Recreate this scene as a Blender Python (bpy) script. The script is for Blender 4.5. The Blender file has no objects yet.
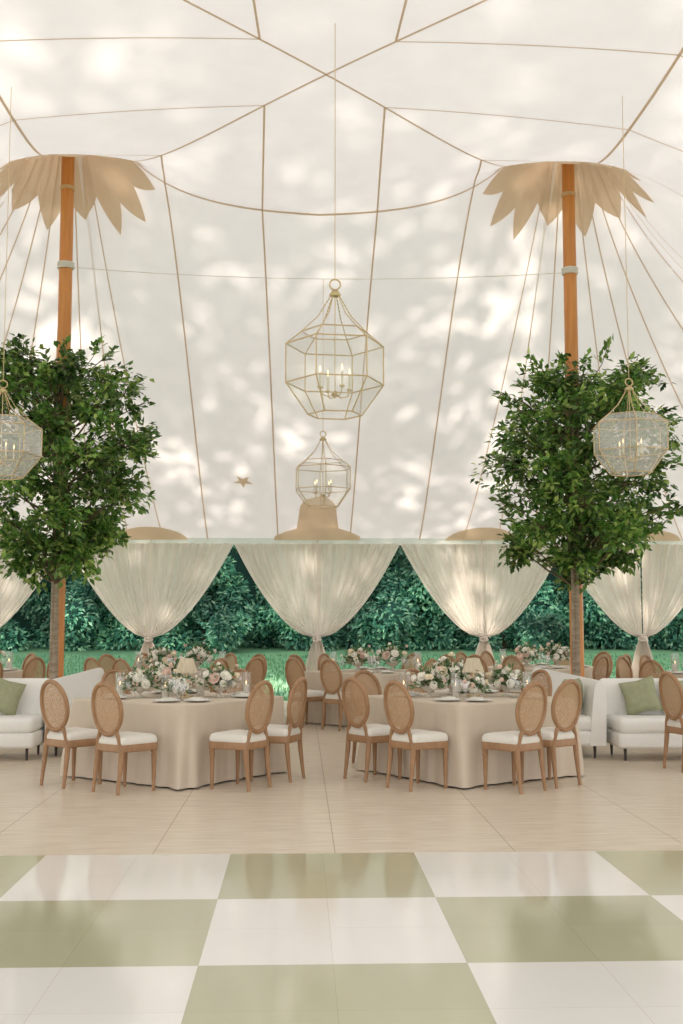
import bpy, bmesh, math, random
from math import sin, cos, pi, radians, exp, sqrt
from mathutils import Vector, Matrix, Euler, Quaternion
random.seed(11)
S = bpy.context.scene
COL = S.collection
F = 1139.0
CAMZ = 1.58
ROT = Euler((radians(90+5.27), 0, radians(-2.07)), 'XYZ')
RM = ROT.to_matrix()
cd = bpy.data.cameras.new('camera'); cam = bpy.data.objects.new('camera', cd); COL.objects.link(cam)
cam.location = (0, 0, CAMZ); cam.rotation_euler = ROT
cd.sensor_fit = 'VERTICAL'; cd.sensor_height = 36; cd.sensor_width = 24; cd.lens = F/1024*36
cd.clip_end = 300
S.camera = cam

def at(px, py, Y):
    d = RM @ Vector((px-341.5, 512-py, -F)); t = Y/d.y
    return Vector((d.x*t, Y, CAMZ+d.z*t))

# ------------------------------------------------------------ materials
def new_mat(name):
    m = bpy.data.materials.new(name); m.use_nodes = True
    nt = m.node_tree; nt.nodes.clear()
    out = nt.nodes.new('ShaderNodeOutputMaterial')
    return m, nt, out
def N(nt, t, **kw):
    n = nt.nodes.new(t)
    for k, v in kw.items(): setattr(n, k, v)
    return n
def rgba(c): return (c[0], c[1], c[2], 1)
def noise_color(nt, c1, c2, scale, coord='Object', detail=4, stretch=None):
    tc = N(nt, 'ShaderNodeTexCoord'); nz = N(nt, 'ShaderNodeTexNoise')
    nz.inputs['Scale'].default_value = scale; nz.inputs['Detail'].default_value = detail
    src = tc.outputs[coord]
    if stretch:
        mp = N(nt, 'ShaderNodeMapping'); mp.inputs['Scale'].default_value = stretch
        nt.links.new(src, mp.inputs['Vector']); src = mp.outputs['Vector']
    nt.links.new(src, nz.inputs['Vector'])
    r = N(nt, 'ShaderNodeValToRGB'); r.color_ramp.elements[0].position = .3; r.color_ramp.elements[1].position = .7
    r.color_ramp.elements[0].color = rgba(c1); r.color_ramp.elements[1].color = rgba(c2)
    nt.links.new(nz.outputs['Fac'], r.inputs['Fac'])
    return r.outputs['Color'], nz
def simple(name, c, rough=.6, c2=None, scale=8, metal=0, stretch=None, spec=.5, bump=0, emit=0):
    m, nt, out = new_mat(name)
    b = N(nt, 'ShaderNodeBsdfPrincipled')
    b.inputs['Roughness'].default_value = rough; b.inputs['Metallic'].default_value = metal
    b.inputs['Specular IOR Level'].default_value = spec
    col, nz = noise_color(nt, c, c2 or tuple(x*.9 for x in c), scale, stretch=stretch)
    nt.links.new(col, b.inputs['Base Color'])
    if emit:
        nt.links.new(col, b.inputs['Emission Color']); b.inputs['Emission Strength'].default_value = emit
    if bump:
        bp = N(nt, 'ShaderNodeBump'); bp.inputs['Strength'].default_value = bump; bp.inputs['Distance'].default_value = .01
        nt.links.new(nz.outputs['Fac'], bp.inputs['Height']); nt.links.new(bp.outputs['Normal'], b.inputs['Normal'])
    nt.links.new(b.outputs[0], out.inputs[0])
    return m
def leaf_mat(name, cols, rough=.45, trans=.25, patch=None):
    m, nt, out = new_mat(name)
    g = N(nt, 'ShaderNodeNewGeometry'); r = N(nt, 'ShaderNodeValToRGB')
    els = r.color_ramp.elements
    els[0].color = rgba(cols[0]); els[1].color = rgba(cols[-1]); els[0].position = 0; els[1].position = 1
    for i, c in enumerate(cols[1:-1]):
        e = els.new((i+1)/(len(cols)-1)); e.color = rgba(c)
    nt.links.new(g.outputs['Random Per Island'], r.inputs['Fac'])
    csrc = r.outputs['Color']
    if patch:  # broad noise scales leaf brightness; on the hedge it stands for sunlit patches
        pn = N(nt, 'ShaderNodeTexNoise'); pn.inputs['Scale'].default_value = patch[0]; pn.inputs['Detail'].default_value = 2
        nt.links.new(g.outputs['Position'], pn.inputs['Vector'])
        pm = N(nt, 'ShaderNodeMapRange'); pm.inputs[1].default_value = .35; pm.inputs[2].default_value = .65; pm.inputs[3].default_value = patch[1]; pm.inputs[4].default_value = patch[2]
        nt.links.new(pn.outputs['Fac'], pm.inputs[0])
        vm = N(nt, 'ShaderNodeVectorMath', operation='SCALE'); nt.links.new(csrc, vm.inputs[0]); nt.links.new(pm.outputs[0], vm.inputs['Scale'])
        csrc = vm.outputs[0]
    b = N(nt, 'ShaderNodeBsdfPrincipled'); b.inputs['Roughness'].default_value = rough
    nt.links.new(csrc, b.inputs['Base Color'])
    t = N(nt, 'ShaderNodeBsdfTranslucent'); nt.links.new(csrc, t.inputs['Color'])
    mx = N(nt, 'ShaderNodeMixShader'); mx.inputs[0].default_value = trans
    nt.links.new(b.outputs[0], mx.inputs[1]); nt.links.new(t.outputs[0], mx.inputs[2])
    nt.links.new(mx.outputs[0], out.inputs[0])
    return m
def fabric_mat(name, c, trans=.5, clear=0.0, c2=None, scale=3):
    m, nt, out = new_mat(name)
    col, nz = noise_color(nt, c, c2 or tuple(x*.97 for x in c), scale)
    d = N(nt, 'ShaderNodeBsdfDiffuse'); t = N(nt, 'ShaderNodeBsdfTranslucent')
    nt.links.new(col, d.inputs['Color']); nt.links.new(col, t.inputs['Color'])
    mx = N(nt, 'ShaderNodeMixShader'); mx.inputs[0].default_value = trans
    nt.links.new(d.outputs[0], mx.inputs[1]); nt.links.new(t.outputs[0], mx.inputs[2])
    res = mx.outputs[0]
    if clear:
        tr = N(nt, 'ShaderNodeBsdfTransparent'); m2 = N(nt, 'ShaderNodeMixShader'); m2.inputs[0].default_value = clear
        nt.links.new(res, m2.inputs[1]); nt.links.new(tr.outputs[0], m2.inputs[2]); res = m2.outputs[0]
    nt.links.new(res, out.inputs[0])
    return m
def glass_mat(name, tint=(1, 1, 1), haze=.05, gloss=.12, fac=.5):
    m, nt, out = new_mat(name)
    tr = N(nt, 'ShaderNodeBsdfTransparent'); tr.inputs[0].default_value = rgba(tint)
    gl = N(nt, 'ShaderNodeBsdfGlossy'); gl.inputs['Roughness'].default_value = .05
    df = N(nt, 'ShaderNodeBsdfDiffuse'); df.inputs[0].default_value = (.9, .88, .85, 1)
    lw = N(nt, 'ShaderNodeLayerWeight'); lw.inputs[0].default_value = .35
    mm = N(nt, 'ShaderNodeMath', operation='MULTIPLY_ADD'); mm.inputs[1].default_value = fac; mm.inputs[2].default_value = gloss
    nt.links.new(lw.outputs['Facing'], mm.inputs[0])
    a = N(nt, 'ShaderNodeMixShader'); nt.links.new(mm.outputs[0], a.inputs[0])
    nt.links.new(tr.outputs[0], a.inputs[1]); nt.links.new(gl.outputs[0], a.inputs[2])
    b = N(nt, 'ShaderNodeMixShader'); b.inputs[0].default_value = haze
    nt.links.new(a.outputs[0], b.inputs[1]); nt.links.new(df.outputs[0], b.inputs[2])
    nt.links.new(b.outputs[0], out.inputs[0])
    return m
M = {}
M['canopy'] = fabric_mat('canopy_cloth', (.90, .865, .845), .345)
M['web'] = fabric_mat('webbing_tan', (.72, .56, .41), .35)
M['patch'] = fabric_mat('patch_tan', (.80, .65, .48), .42, c2=(.76, .61, .44))
M['band'] = fabric_mat('eave_band', (.88, .86, .83), .4)
M['sheer'] = fabric_mat('sheer_curtain', (.94, .865, .80), .32, .09)
M['polewood'] = simple('varnished_pole', (.68, .28, .07), .35, (.56, .20, .04), 3, stretch=(8, 8, .6))
M['palepole'] = simple('pale_pole', (.75, .68, .58), .6)
M['rope'] = simple('rope_white', (.75, .7, .62), .8)
M['brass'] = simple('brass', (.68, .52, .31), .35, (.60, .45, .25), metal=.8)
M['dark'] = simple('dark_leg', (.05, .04, .035), .5)
M['chairwood'] = simple('chair_wood', (.39, .22, .11), .5, (.30, .16, .075), 6, stretch=(3, 3, 1), bump=.1)
M['seat'] = simple('seat_linen', (.80, .76, .70), .85, (.76, .72, .65), 60, bump=.1)
M['cloth'] = simple('table_linen', (.66, .56, .45), .75, (.61, .52, .41), 3)
M['sofa'] = simple('sofa_fabric', (.86, .84, .80), .85, (.83, .81, .77), 40, bump=.1)
M['pillow'] = simple('sage_velvet', (.36, .37, .23), .8, (.31, .32, .19), 20)
M['bark'] = simple('pale_bark', (.40, .32, .24), .85, (.24, .18, .12), 10, stretch=(1, 1, 4), bump=.5)
M['twig'] = simple('twig_brown', (.13, .09, .05), .8)
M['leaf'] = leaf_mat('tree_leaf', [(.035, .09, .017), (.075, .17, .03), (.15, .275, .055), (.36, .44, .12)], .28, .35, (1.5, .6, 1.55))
M['outleaf'] = leaf_mat('outer_tree_leaf', [(.03, .10, .022), (.06, .16, .03)], .5, .15)
M['hedge'] = leaf_mat('hedge_leaf', [(.025, .11, .08), (.06, .22, .15), (.15, .37, .24), (.42, .66, .44)], .3, .35, (.6, .45, 1.9))  # patch noise paints sunlit highlights into the hedge leaf colour
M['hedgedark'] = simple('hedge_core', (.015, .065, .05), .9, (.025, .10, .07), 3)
M['fol'] = leaf_mat('bouquet_leaf', [(.08, .17, .06), (.16, .27, .11)], .5, .2)
M['grass'] = simple('lawn', (.09, .24, .13), .9, (.17, .36, .17), 1.0)
M['blade'] = leaf_mat('grass_blade', [(.07, .23, .12), (.18, .37, .17)], .6, .3)
M['white'] = simple('petal_white', (.95, .91, .82), .7, (.90, .86, .75), 30)
M['blush'] = simple('petal_blush', (.89, .70, .59), .7, (.86, .62, .52), 30)
M['peach'] = simple('petal_peach', (.92, .80, .60), .7)
M['china'] = simple('china', (.85, .83, .8), .25)
M['napkin'] = simple('napkin_sage', (.80, .78, .70), .8)
M['ceramic'] = simple('bowl_ceramic', (.72, .66, .56), .5)
M['shade'] = fabric_mat('lamp_shade', (.88, .79, .63), .5)
M['wax'] = simple('wax', (.88, .82, .70), .5)
M['flame'] = simple('flame', (1.0, .68, .36), .5, (1.0, .62, .3), emit=2.2)
M['glass'] = glass_mat('clear_glass', haze=.06, gloss=.06)
M['lglass'] = glass_mat('lantern_glass', (.97, .97, .96), .13, .02, .2)
M['milky'] = glass_mat('milky_lantern_glass', (.97, .96, .95), .25, .06, .25)
M['planter'] = simple('planter', (.55, .5, .42), .7)
M['moss'] = simple('moss', (.12, .16, .05), .9, (.2, .22, .08), 20)

# cane
m, nt, out = new_mat('woven_cane')
tc = N(nt, 'ShaderNodeTexCoord'); ck = N(nt, 'ShaderNodeTexVoronoi'); ck.inputs['Scale'].default_value = 110
nt.links.new(tc.outputs['Object'], ck.inputs['Vector'])
cmpn = N(nt, 'ShaderNodeMath', operation='LESS_THAN'); cmpn.inputs[1].default_value = .33
nt.links.new(ck.outputs['Distance'], cmpn.inputs[0])
b = N(nt, 'ShaderNodeBsdfPrincipled'); b.inputs['Base Color'].default_value = (.47, .295, .165, 1); b.inputs['Roughness'].default_value = .6
tr = N(nt, 'ShaderNodeBsdfTransparent'); mx = N(nt, 'ShaderNodeMixShader')
nt.links.new(cmpn.outputs[0], mx.inputs[0]); nt.links.new(b.outputs[0], mx.inputs[1]); nt.links.new(tr.outputs[0], mx.inputs[2])
nt.links.new(mx.outputs[0], out.inputs[0]); M['cane'] = m

# wood floor
m, nt, out = new_mat('limed_wood_floor')
tc = N(nt, 'ShaderNodeTexCoord')
br = N(nt, 'ShaderNodeTexBrick'); br.offset = 0.0; br.squash = 1
mp = N(nt, 'ShaderNodeMapping'); mp.inputs['Location'].default_value = (.98, .0, 0)
nt.links.new(tc.outputs['Object'], mp.inputs['Vector']); nt.links.new(mp.outputs['Vector'], br.inputs['Vector'])
br.inputs['Scale'].default_value = 1; br.inputs['Brick Width'].default_value = 1.22; br.inputs['Row Height'].default_value = 2.44
br.inputs['Mortar Size'].default_value = .004; br.inputs['Mortar Smooth'].default_value = .1
br.inputs['Color1'].default_value = (.75, .665, .555, 1); br.inputs['Color2'].default_value = (.73, .645, .535, 1); br.inputs['Mortar'].default_value = (.40, .32, .23, 1)
nz = N(nt, 'ShaderNodeTexNoise'); nz.inputs['Scale'].default_value = 1.0; nz.inputs['Detail'].default_value = 8; nz.inputs['Roughness'].default_value = .65
mp2 = N(nt, 'ShaderNodeMapping'); mp2.inputs['Scale'].default_value = (2.5, 22, 1)
nt.links.new(tc.outputs['Object'], mp2.inputs['Vector']); nt.links.new(mp2.outputs['Vector'], nz.inputs['Vector'])
rp = N(nt, 'ShaderNodeValToRGB'); rp.color_ramp.elements[0].position = .35; rp.color_ramp.elements[1].position = .65
rp.color_ramp.elements[0].color = (.82, .78, .73, 1); rp.color_ramp.elements[1].color = (1.08, 1.07, 1.06, 1)
nt.links.new(nz.outputs['Fac'], rp.inputs['Fac'])
mu = N(nt, 'ShaderNodeMix', data_type='RGBA', blend_type='MULTIPLY'); mu.inputs[0].default_value = 1
nt.links.new(br.outputs['Color'], mu.inputs[6]); nt.links.new(rp.outputs['Color'], mu.inputs[7])
b = N(nt, 'ShaderNodeBsdfPrincipled'); b.inputs['Roughness'].default_value = .28
nt.links.new(mu.outputs[2], b.inputs['Base Color']); nt.links.new(b.outputs[0], out.inputs[0])
M['floor'] = m

# checkered dance floor
YT = 7.77
def tile_mat(name, c, c2, seam):
    m, nt, out = new_mat(name)
    tc = N(nt, 'ShaderNodeTexCoord')
    br = N(nt, 'ShaderNodeTexBrick'); br.offset = 0; 
    mp = N(nt, 'ShaderNodeMapping'); mp.inputs['Location'].default_value = (.455, -YT+12.2, 0)
    nt.links.new(tc.outputs['Object'], mp.inputs['Vector']); nt.links.new(mp.outputs['Vector'], br.inputs['Vector'])
    br.inputs['Scale'].default_value = 1; br.inputs['Brick Width'].default_value = .61; br.inputs['Row Height'].default_value = .61
    br.inputs['Mortar Size'].default_value = .0016; br.inputs['Mortar Smooth'].default_value = .3
    br.inputs['Color1'].default_value = rgba(c); br.inputs['Color2'].default_value = rgba(c2); br.inputs['Mortar'].default_value = rgba(seam)
    nz = N(nt, 'ShaderNodeTexNoise'); nz.inputs['Scale'].default_value = 3; nz.inputs['Detail'].default_value = 6
    nt.links.new(tc.outputs['Object'], nz.inputs['Vector'])
    mr = N(nt, 'ShaderNodeMapRange'); mr.inputs[3].default_value = .04; mr.inputs[4].default_value = .15
    nt.links.new(nz.outputs['Fac'], mr.inputs[0])
    b = N(nt, 'ShaderNodeBsdfPrincipled'); nt.links.new(mr.outputs[0], b.inputs['Roughness'])
    b.inputs['Specular IOR Level'].default_value = .6
    nt.links.new(br.outputs['Color'], b.inputs['Base Color']); nt.links.new(b.outputs[0], out.inputs[0])
    return m
M['tile_w'] = tile_mat('tile_white', (.79, .76, .72), (.81, .78, .74), (.63, .58, .50))
M['tile_g'] = tile_mat('tile_sage', (.455, .44, .30), (.48, .465, .315), (.38, .37, .24))

# ------------------------------------------------------------ mesh builder
class MB:
    def __init__(s): s.v = []; s.f = []; s.mi = []
    def add(s, vs, fs, mi=0):
        n = len(s.v); s.v += [tuple(v) for v in vs]
        s.f += [tuple(i+n for i in f) for f in fs]; s.mi += [mi]*len(fs)
        return s
    def tube(s, path, rad, n=8, closed=False, flat=1.0):
        P = [Vector(p) for p in path]; k = len(P)
        if not hasattr(rad, '__len__'): rad = [rad]*k
        vs = []; fs = []; prev = None
        for i in range(k):
            if closed: t = P[(i+1) % k]-P[i-1]
            else: t = P[min(i+1, k-1)]-P[max(i-1, 0)]
            t.normalize()
            if prev is None:
                a = Vector((0, 0, 1)) if abs(t.z) < .9 else Vector((1, 0, 0))
                u = t.cross(a).normalized()
            else: u = (prev-t*prev.dot(t)).normalized()
            prev = u; w = t.cross(u)
            for j in range(n):
                a = 2*pi*j/n; vs.append(P[i]+(u*cos(a)+w*sin(a)*flat)*rad[i])
        rng = k if closed else k-1
        for i in range(rng):
            for j in range(n):
                a = i*n+j; b = i*n+(j+1) % n; i2 = (i+1) % k
                fs.append((a, b, i2*n+(j+1) % n, i2*n+j))
        if not closed:
            fs.append(tuple(range(n-1, -1, -1))); fs.append(tuple((k-1)*n+j for j in range(n)))
        return s.add(vs, fs)
    def lathe(s, prof, n=16, c=(0, 0, 0)):
        vs = []; fs = []
        for r, z in prof:
            for j in range(n):
                a = 2*pi*j/n; vs.append((c[0]+r*cos(a), c[1]+r*sin(a), c[2]+z))
        for i in range(len(prof)-1):
            for j in range(n):
                fs.append((i*n+j, i*n+(j+1) % n, (i+1)*n+(j+1) % n, (i+1)*n+j))
        if prof[0][0] > 1e-4: fs.append(tuple(range(n-1, -1, -1)))
        return s.add(vs, fs)
    def rbox(s, c, size, r=.02, seg=2, rotz=0, M4=None):
        bm = bmesh.new(); bmesh.ops.create_cube(bm, size=1)
        for v in bm.verts: v.co = Vector((v.co.x*size[0], v.co.y*size[1], v.co.z*size[2]))
        if r > 0: bmesh.ops.bevel(bm, geom=list(bm.edges), offset=r, segments=seg, profile=.5, affect='EDGES')
        mt = M4 or (Matrix.Translation(Vector(c)) @ Matrix.Rotation(rotz, 4, 'Z'))
        bm.verts.index_update()
        s.add([mt @ v.co for v in bm.verts], [tuple(v.index for v in f.verts) for f in bm.faces]); bm.free()
        return s
    def leaf(s, p, d, L, W, nrm):
        d = d.normalized(); sd = d.cross(nrm)
        if sd.length < 1e-3: sd = d.cross(Vector((1, 0, .3)))
        sd.normalize(); nn = sd.cross(d)
        n = len(s.v)
        a = p; b_ = p+d*L*.45+sd*W*.5+nn*W*.12; t = p+d*L-nn*L*.08; c = p+d*L*.45-sd*W*.5+nn*W*.12
        s.v += [tuple(a), tuple(b_), tuple(t), tuple(c)]; s.f += [(n, n+1, n+2), (n, n+2, n+3)]; s.mi += [0, 0]
    def mesh(s, name, mats, smooth=True, ang=40):
        me = bpy.data.meshes.new(name); me.from_pydata(s.v, [], s.f)
        if not isinstance(mats, (list, tuple)): mats = [mats]
        for m_ in mats: me.materials.append(m_)
        if len(mats) > 1: me.polygons.foreach_set('material_index', s.mi)
        if smooth:
            me.shade_smooth(); me.set_sharp_from_angle(angle=radians(ang))
        me.update(); return me
    def build(s, name, mats, parent=None, smooth=True, ang=40, loc=None):
        o = bpy.data.objects.new(name, s.mesh(name, mats, smooth, ang)); COL.objects.link(o)
        if parent: o.parent = parent
        if loc is not None: o.location = loc
        return o
def tag(o, label, cat, group=None, kind=None):
    o['label'] = label; o['category'] = cat
    if group: o['group'] = group
    if kind: o['kind'] = kind
    return o
def thing(name, label, cat, loc=(0, 0, 0), rz=0, group=None):
    o = bpy.data.objects.new(name, None); COL.objects.link(o); o.location = loc; o.rotation_euler = (0, 0, rz)
    o.empty_display_size = .1
    return tag(o, label, cat, group)
def struct(o, label=None, cat=None):
    o['kind'] = 'structure'
    if label: o['label'] = label
    if cat: o['category'] = cat
    return o
def kids(o): return [c for c in bpy.data.objects if c.parent == o]
def capture(root):
    def rec(o): return (o, [rec(c) for c in kids(o)])
    return rec(root)
def setsc(r, sc):
    if sc: r.scale = sc if hasattr(sc, '__len__') else (sc, sc, sc)
def dup(tree, loc, rz, label, group=None, sc=None):
    def rec(t, parent):
        c = t[0].copy(); COL.objects.link(c)
        if parent: c.parent = parent
        for k in t[1]: rec(k, c)
        return c
    r = rec(tree, None); r.location = loc; r.rotation_euler = (0, 0, rz); r['label'] = label
    if group: r['group'] = group
    setsc(r, sc)
    return r
class Maker:
    """first use moves the prototype itself, later uses copy it"""
    def __init__(s, root): s.t = capture(root); s.used = False
    def put(s, loc, rz, label, group=None, sc=None):
        if not s.used:
            s.used = True; r = s.t[0]; r.location = loc; r.rotation_euler = (0, 0, rz); r['label'] = label
            if group: r['group'] = group
            setsc(r, sc)
            return r
        return dup(s.t, loc, rz, label, group, sc or 1.0)

# ------------------------------------------------------------ canopy
X0, HX, YC, HY, OUT, OUTX, EZ, RB, PK = .25, 3.4, 11.3, 3.7, 6.0, 9.5, 3.02, 7.0, 2.25
def zc(x, y):
    u = abs(x-X0); v = abs(y-YC); du = abs(u-HX)
    t = min(1, max(0, (u-HX)/OUTX, (v-HY)/OUT))
    if v <= HY:
        dv = HY-v
        base = RB+(.18*(1-(u/HX)**2)*(1-(v/HY)**2) if u < HX else 0)
        tx = max(0, (u-HX)/OUTX)
        top = base+PK*exp(-sqrt((du/(.81 if u < HX else .95))**2+(dv/(.6+4*tx))**2))
    else:
        ty = (v-HY)/OUT
        top = RB+PK*exp(-du/((.81 if u < HX else .95)+3.2*ty))
    p = 1-(1-t)**1.18
    return top+(EZ-top)*p
mb = MB(); st = .14
x0, x1, y0, y1 = X0-HX-OUTX, X0+HX+OUTX, YC-HY-OUT, YC+HY+OUT
nx = int((x1-x0)/st); ny = int((y1-y0)/st)
xs = [x0+(x1-x0)*i/nx for i in range(nx+1)]; ys = [y0+(y1-y0)*j/ny for j in range(ny+1)]
vs = [(x, y, zc(x, y)) for y in ys for x in xs]
fs = [(j*(nx+1)+i, j*(nx+1)+i+1, (j+1)*(nx+1)+i+1, (j+1)*(nx+1)+i) for j in range(ny) for i in range(nx)]
mb.add(vs, fs)
ceiling = mb.build('ceiling', M['canopy'], ang=180)
struct(ceiling, 'cream sailcloth tent canopy rising to two peaks above the dining floor', 'tent canopy')

def seam(pts, w=.024, drop=.022, step=.1):
    P = [Vector((p[0], p[1], 0)) for p in pts]; path = []
    for a, b_ in zip(P[:-1], P[1:]):
        n = max(1, int((b_-a).length/step))
        for i in range(n): path.append(a.lerp(b_, i/n))
    path.append(P[-1])
    vs = []; fs = []
    for i, p in enumerate(path):
        d = (path[min(i+1, len(path)-1)]-path[max(i-1, 0)]).normalized(); s_ = Vector((-d.y, d.x, 0))*w/2
        for q in (p-s_, p+s_): vs.append((q.x, q.y, min(zc(q.x, q.y), zc(p.x, p.y)+.02)-drop))
    for i in range(len(path)-1): fs.append((2*i, 2*i+1, 2*i+3, 2*i+2))
    MB().add(vs, fs).build('seam', M['web'], ceiling)
PX = [X0-HX, X0+HX]; PY = [YC-HY, YC+HY]
seam([(PX[0], PY[1]), (PX[1], PY[1])], .036); seam([(PX[0], PY[0]), (PX[0], PY[1])], .03); seam([(PX[1], PY[0]), (PX[1], PY[1])], .03)
seam([(PX[0], PY[0]), (PX[1], PY[1])], .028); seam([(PX[0], PY[1]), (PX[1], PY[0])], .028)
for sx in (-1, 1):
    for a, rdg, ev in ((.66, .78, .66), (1.95, 2.1, 1.95)):
        seam([(X0+sx*a, YC+a*HY/HX), (X0+sx*rdg, PY[1]), (X0+sx*ev, PY[1]+OUT)])
        seam([(X0+sx*a, YC-a*HY/HX), (X0+sx*rdg, PY[0])])
        for sy in (-1, 1):
            seam([(X0+sx*a, YC+sy*a*HY/HX), (X0+sx*HX, YC+sy*rdg*HY/HX), (X0+sx*(HX+OUTX), YC+sy*ev)], .018)
    px = X0+sx*HX
    for ev in (2.75, 3.4, 4.1, 4.9, 5.8, 6.9, 8.3, 10.2, 12.9): seam([(px, PY[1]), (X0+sx*ev, PY[1]+OUT)], .018)
    for ey in (19.0, 17.0): seam([(px, PY[1]), (X0+sx*(HX+OUTX), ey)], .018)
# star patches: sunburst fans round the pole tops, few broad triangular points
for k, px in enumerate(PX):
    mb = MB(); NP = 13; sub = 4; n = NP*2*sub; rings = 16; vs = []; fs = []; outw = (-1, 1)[k]
    for i in range(rings+1):
        f = .05+.95*i/rings
        for j in range(n):
            ph = (j % (2*sub))/sub; tri = abs(ph-1)          # 1 at the tip, 0 in the notch
            R = (.78+.24*tri)*f; a = 2*pi*j/n+.09
            c_ = cos(a); s2 = sin(a)
            x = px+outw*R*c_*(1.10 if c_ > 0 else 1.14); y = PY[1]+R*s2*(1.45 if s2 > 0 else 1.2)
            vs.append((x, y, zc(x, y)-.035-.03*f*(1-tri)))
    for i in range(rings):
        for j in range(n): fs.append((i*n+j, i*n+(j+1) % n, (i+1)*n+(j+1) % n, (i+1)*n+j))
    o = mb.add(vs, fs).build('star_patch', M['patch'], ceiling, smooth=False)
    o['label'] = 'tan many-pointed star patch around the %s pole' % ('left', 'right')[k]
def flat_patch(pts, c, name, label=None):
    n = len(pts); rings = 6; vs = []; fs = []
    for i in range(rings+1):
        for p in pts:
            x = c[0]+(p[0]-c[0])*i/rings; y = min(c[1]+(p[1]-c[1])*i/rings, 20.99); vs.append((x, y, zc(x, y)-.03))
    for i in range(rings):
        for j in range(n): fs.append((i*n+j, i*n+(j+1) % n, (i+1)*n+(j+1) % n, (i+1)*n+j))
    o = MB().add(vs, fs).build(name, M['patch'], ceiling)
    if label: o['label'] = label
EXS = [.31+3.05*k for k in (-2, -1, 0, 1, 2)]
for k, ex in enumerate(EXS):
    if k == 2:
        pts = [(ex+.8, 21), (ex+.78, 20.85), (ex+.6, 20.72), (ex+.38, 20.62), (ex+.33, 20.2)]+[(ex+.33*cos(a), 20.15-.3*sin(a)) for a in [pi*i/10 for i in range(11)]]+[(ex-.33, 20.2), (ex-.38, 20.62), (ex-.6, 20.72), (ex-.78, 20.85), (ex-.8, 21)]
        flat_patch(pts, (ex, 20.7), 'pole_patch')
    else:
        flat_patch([(ex+.68*cos(a), 21-.36*sin(a)) for a in [pi*i/16 for i in range(17)]], (ex, 20.9), 'pole_patch')
best = min([(abs(at(243, 480, 15+.02*i).z-zc(at(243, 480, 15+.02*i).x, 15+.02*i)), 15+.02*i) for i in range(300)])
sy_ = best[1]; sx_ = at(243, 480, sy_).x
flat_patch([(sx_+(.19 if i % 2 == 0 else .07)*cos(2*pi*i/10+.3), sy_+(.13 if i % 2 == 0 else .05)*sin(2*pi*i/10+.3)) for i in range(10)], (sx_, sy_), 'small_star', 'small tan five-pointed star on the far slope')
# eave band
mb = MB(); mb.add([(x0, 20.98, EZ+.01), (x1, 20.98, EZ+.01), (x1, 20.97, EZ-.12), (x0, 20.97, EZ-.12)], [(0, 1, 2, 3)]); mb.build('eave_band', M['band'], ceiling)
mb = MB()
for sx in (-1, 1): mb.rbox((X0+sx*(HX+OUTX), YC, EZ-.05), (.03, 2*(HY+OUT), .11), .005)
mb.build('eave_band', M['band'], ceiling)

# ------------------------------------------------------------ floor, lawn
mb = MB(); mb.rbox((0, 14.8, -.06), (26, 14.0, .12), 0); fl = mb.build('floor', M['floor'], smooth=False)
struct(fl, 'pale limed wood panel flooring under the dining tables', 'floor')
T = 1.22; tiles = MB(); XB = -.455
for r in range(0, 9):
    for c in range(-5, 6):
        xa = XB+c*T; ya = YT-(r+1)*T
        g = (r+c) % 2 == 0
        tiles.add([(xa, ya, .012), (xa+T, ya, .012), (xa+T, ya+T, .012), (xa, ya+T, .012)], [(0, 1, 2, 3)], 1 if g else 0)
xa, xb_, ya, yb_ = XB-5*T, XB+6*T, YT-9*T, YT
tiles.add([(xa, ya, -.05), (xb_, ya, -.05), (xb_, yb_, -.05), (xa, yb_, -.05), (xa, ya, .012), (xb_, ya, .012), (xb_, yb_, .012), (xa, yb_, .012)], [(0, 1, 5, 4), (1, 2, 6, 5), (2, 3, 7, 6), (3, 0, 4, 7)], 0)
df = tiles.build('floor.001', [M['tile_w'], M['tile_g']], smooth=False)
struct(df, 'glossy dance floor checkered in white and sage green squares', 'dance floor')
def gz(y): return -.12 if y < 22 else -.12+(y-22)*.073
mb = MB(); vs = []; fs = []; gys = [-30, 0, 10, 22, 24, 28, 34, 40, 46]
for y in gys:
    for x in (-45, 45): vs.append((x, y, gz(y)))
for j in range(len(gys)-1): fs.append((2*j, 2*j+1, 2*j+3, 2*j+2))
lawn = mb.add(vs, fs).build('lawn', M['grass'], ang=180); struct(lawn, 'green lawn running from the tent edge up to the hedge', 'lawn')
mb = MB()
for i in range(16000):
    y = 22+random.random()**1.3*9; x = random.uniform(-11, 12); h = random.uniform(.05, .11)
    a = random.uniform(0, pi); p = Vector((x, y, gz(y)-.01)); d = Vector((random.uniform(-.3, .3), random.uniform(-.3, .3), 1))
    mb.leaf(p, d, h, .03, Vector((cos(a), sin(a), 0)))
tag(mb.build('grass', M['blade'], smooth=False), 'short blades of lawn grass between the tent and the hedge', 'grass', kind='stuff')

# ------------------------------------------------------------ hedge shrubs
def shrub_mesh(seed, w, h, dep, n):
    rnd = random.Random(seed); mb = MB()
    blobs = []
    for i in range(44):
        z = (.03+.92*(i/44))*h; rr = w*.5*(1-.2*(z/h))
        blobs.append((Vector((rnd.uniform(-rr, rr), rnd.uniform(-dep*.6, dep*.3), z)), rnd.uniform(.28, .62)))
    for i in range(n):
        c, r = rnd.choice(blobs)
        d = Vector((rnd.gauss(0, 1), rnd.gauss(-.6, 1), rnd.gauss(.2, 1))).normalized()
        p = c+d*r*rnd.uniform(.75, 1.12); p.z = max(.0, p.z)
        ld = (d*.7+Vector((rnd.uniform(-.9, .9), rnd.uniform(-.5, .5), rnd.uniform(-.9, .3)))).normalized()
        mb.leaf(p, ld, rnd.uniform(.11, .21), rnd.uniform(.05, .09), d+Vector((rnd.gauss(0, .3), -.3, rnd.gauss(.5, .4))))
    return mb, blobs
hm = []
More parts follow.
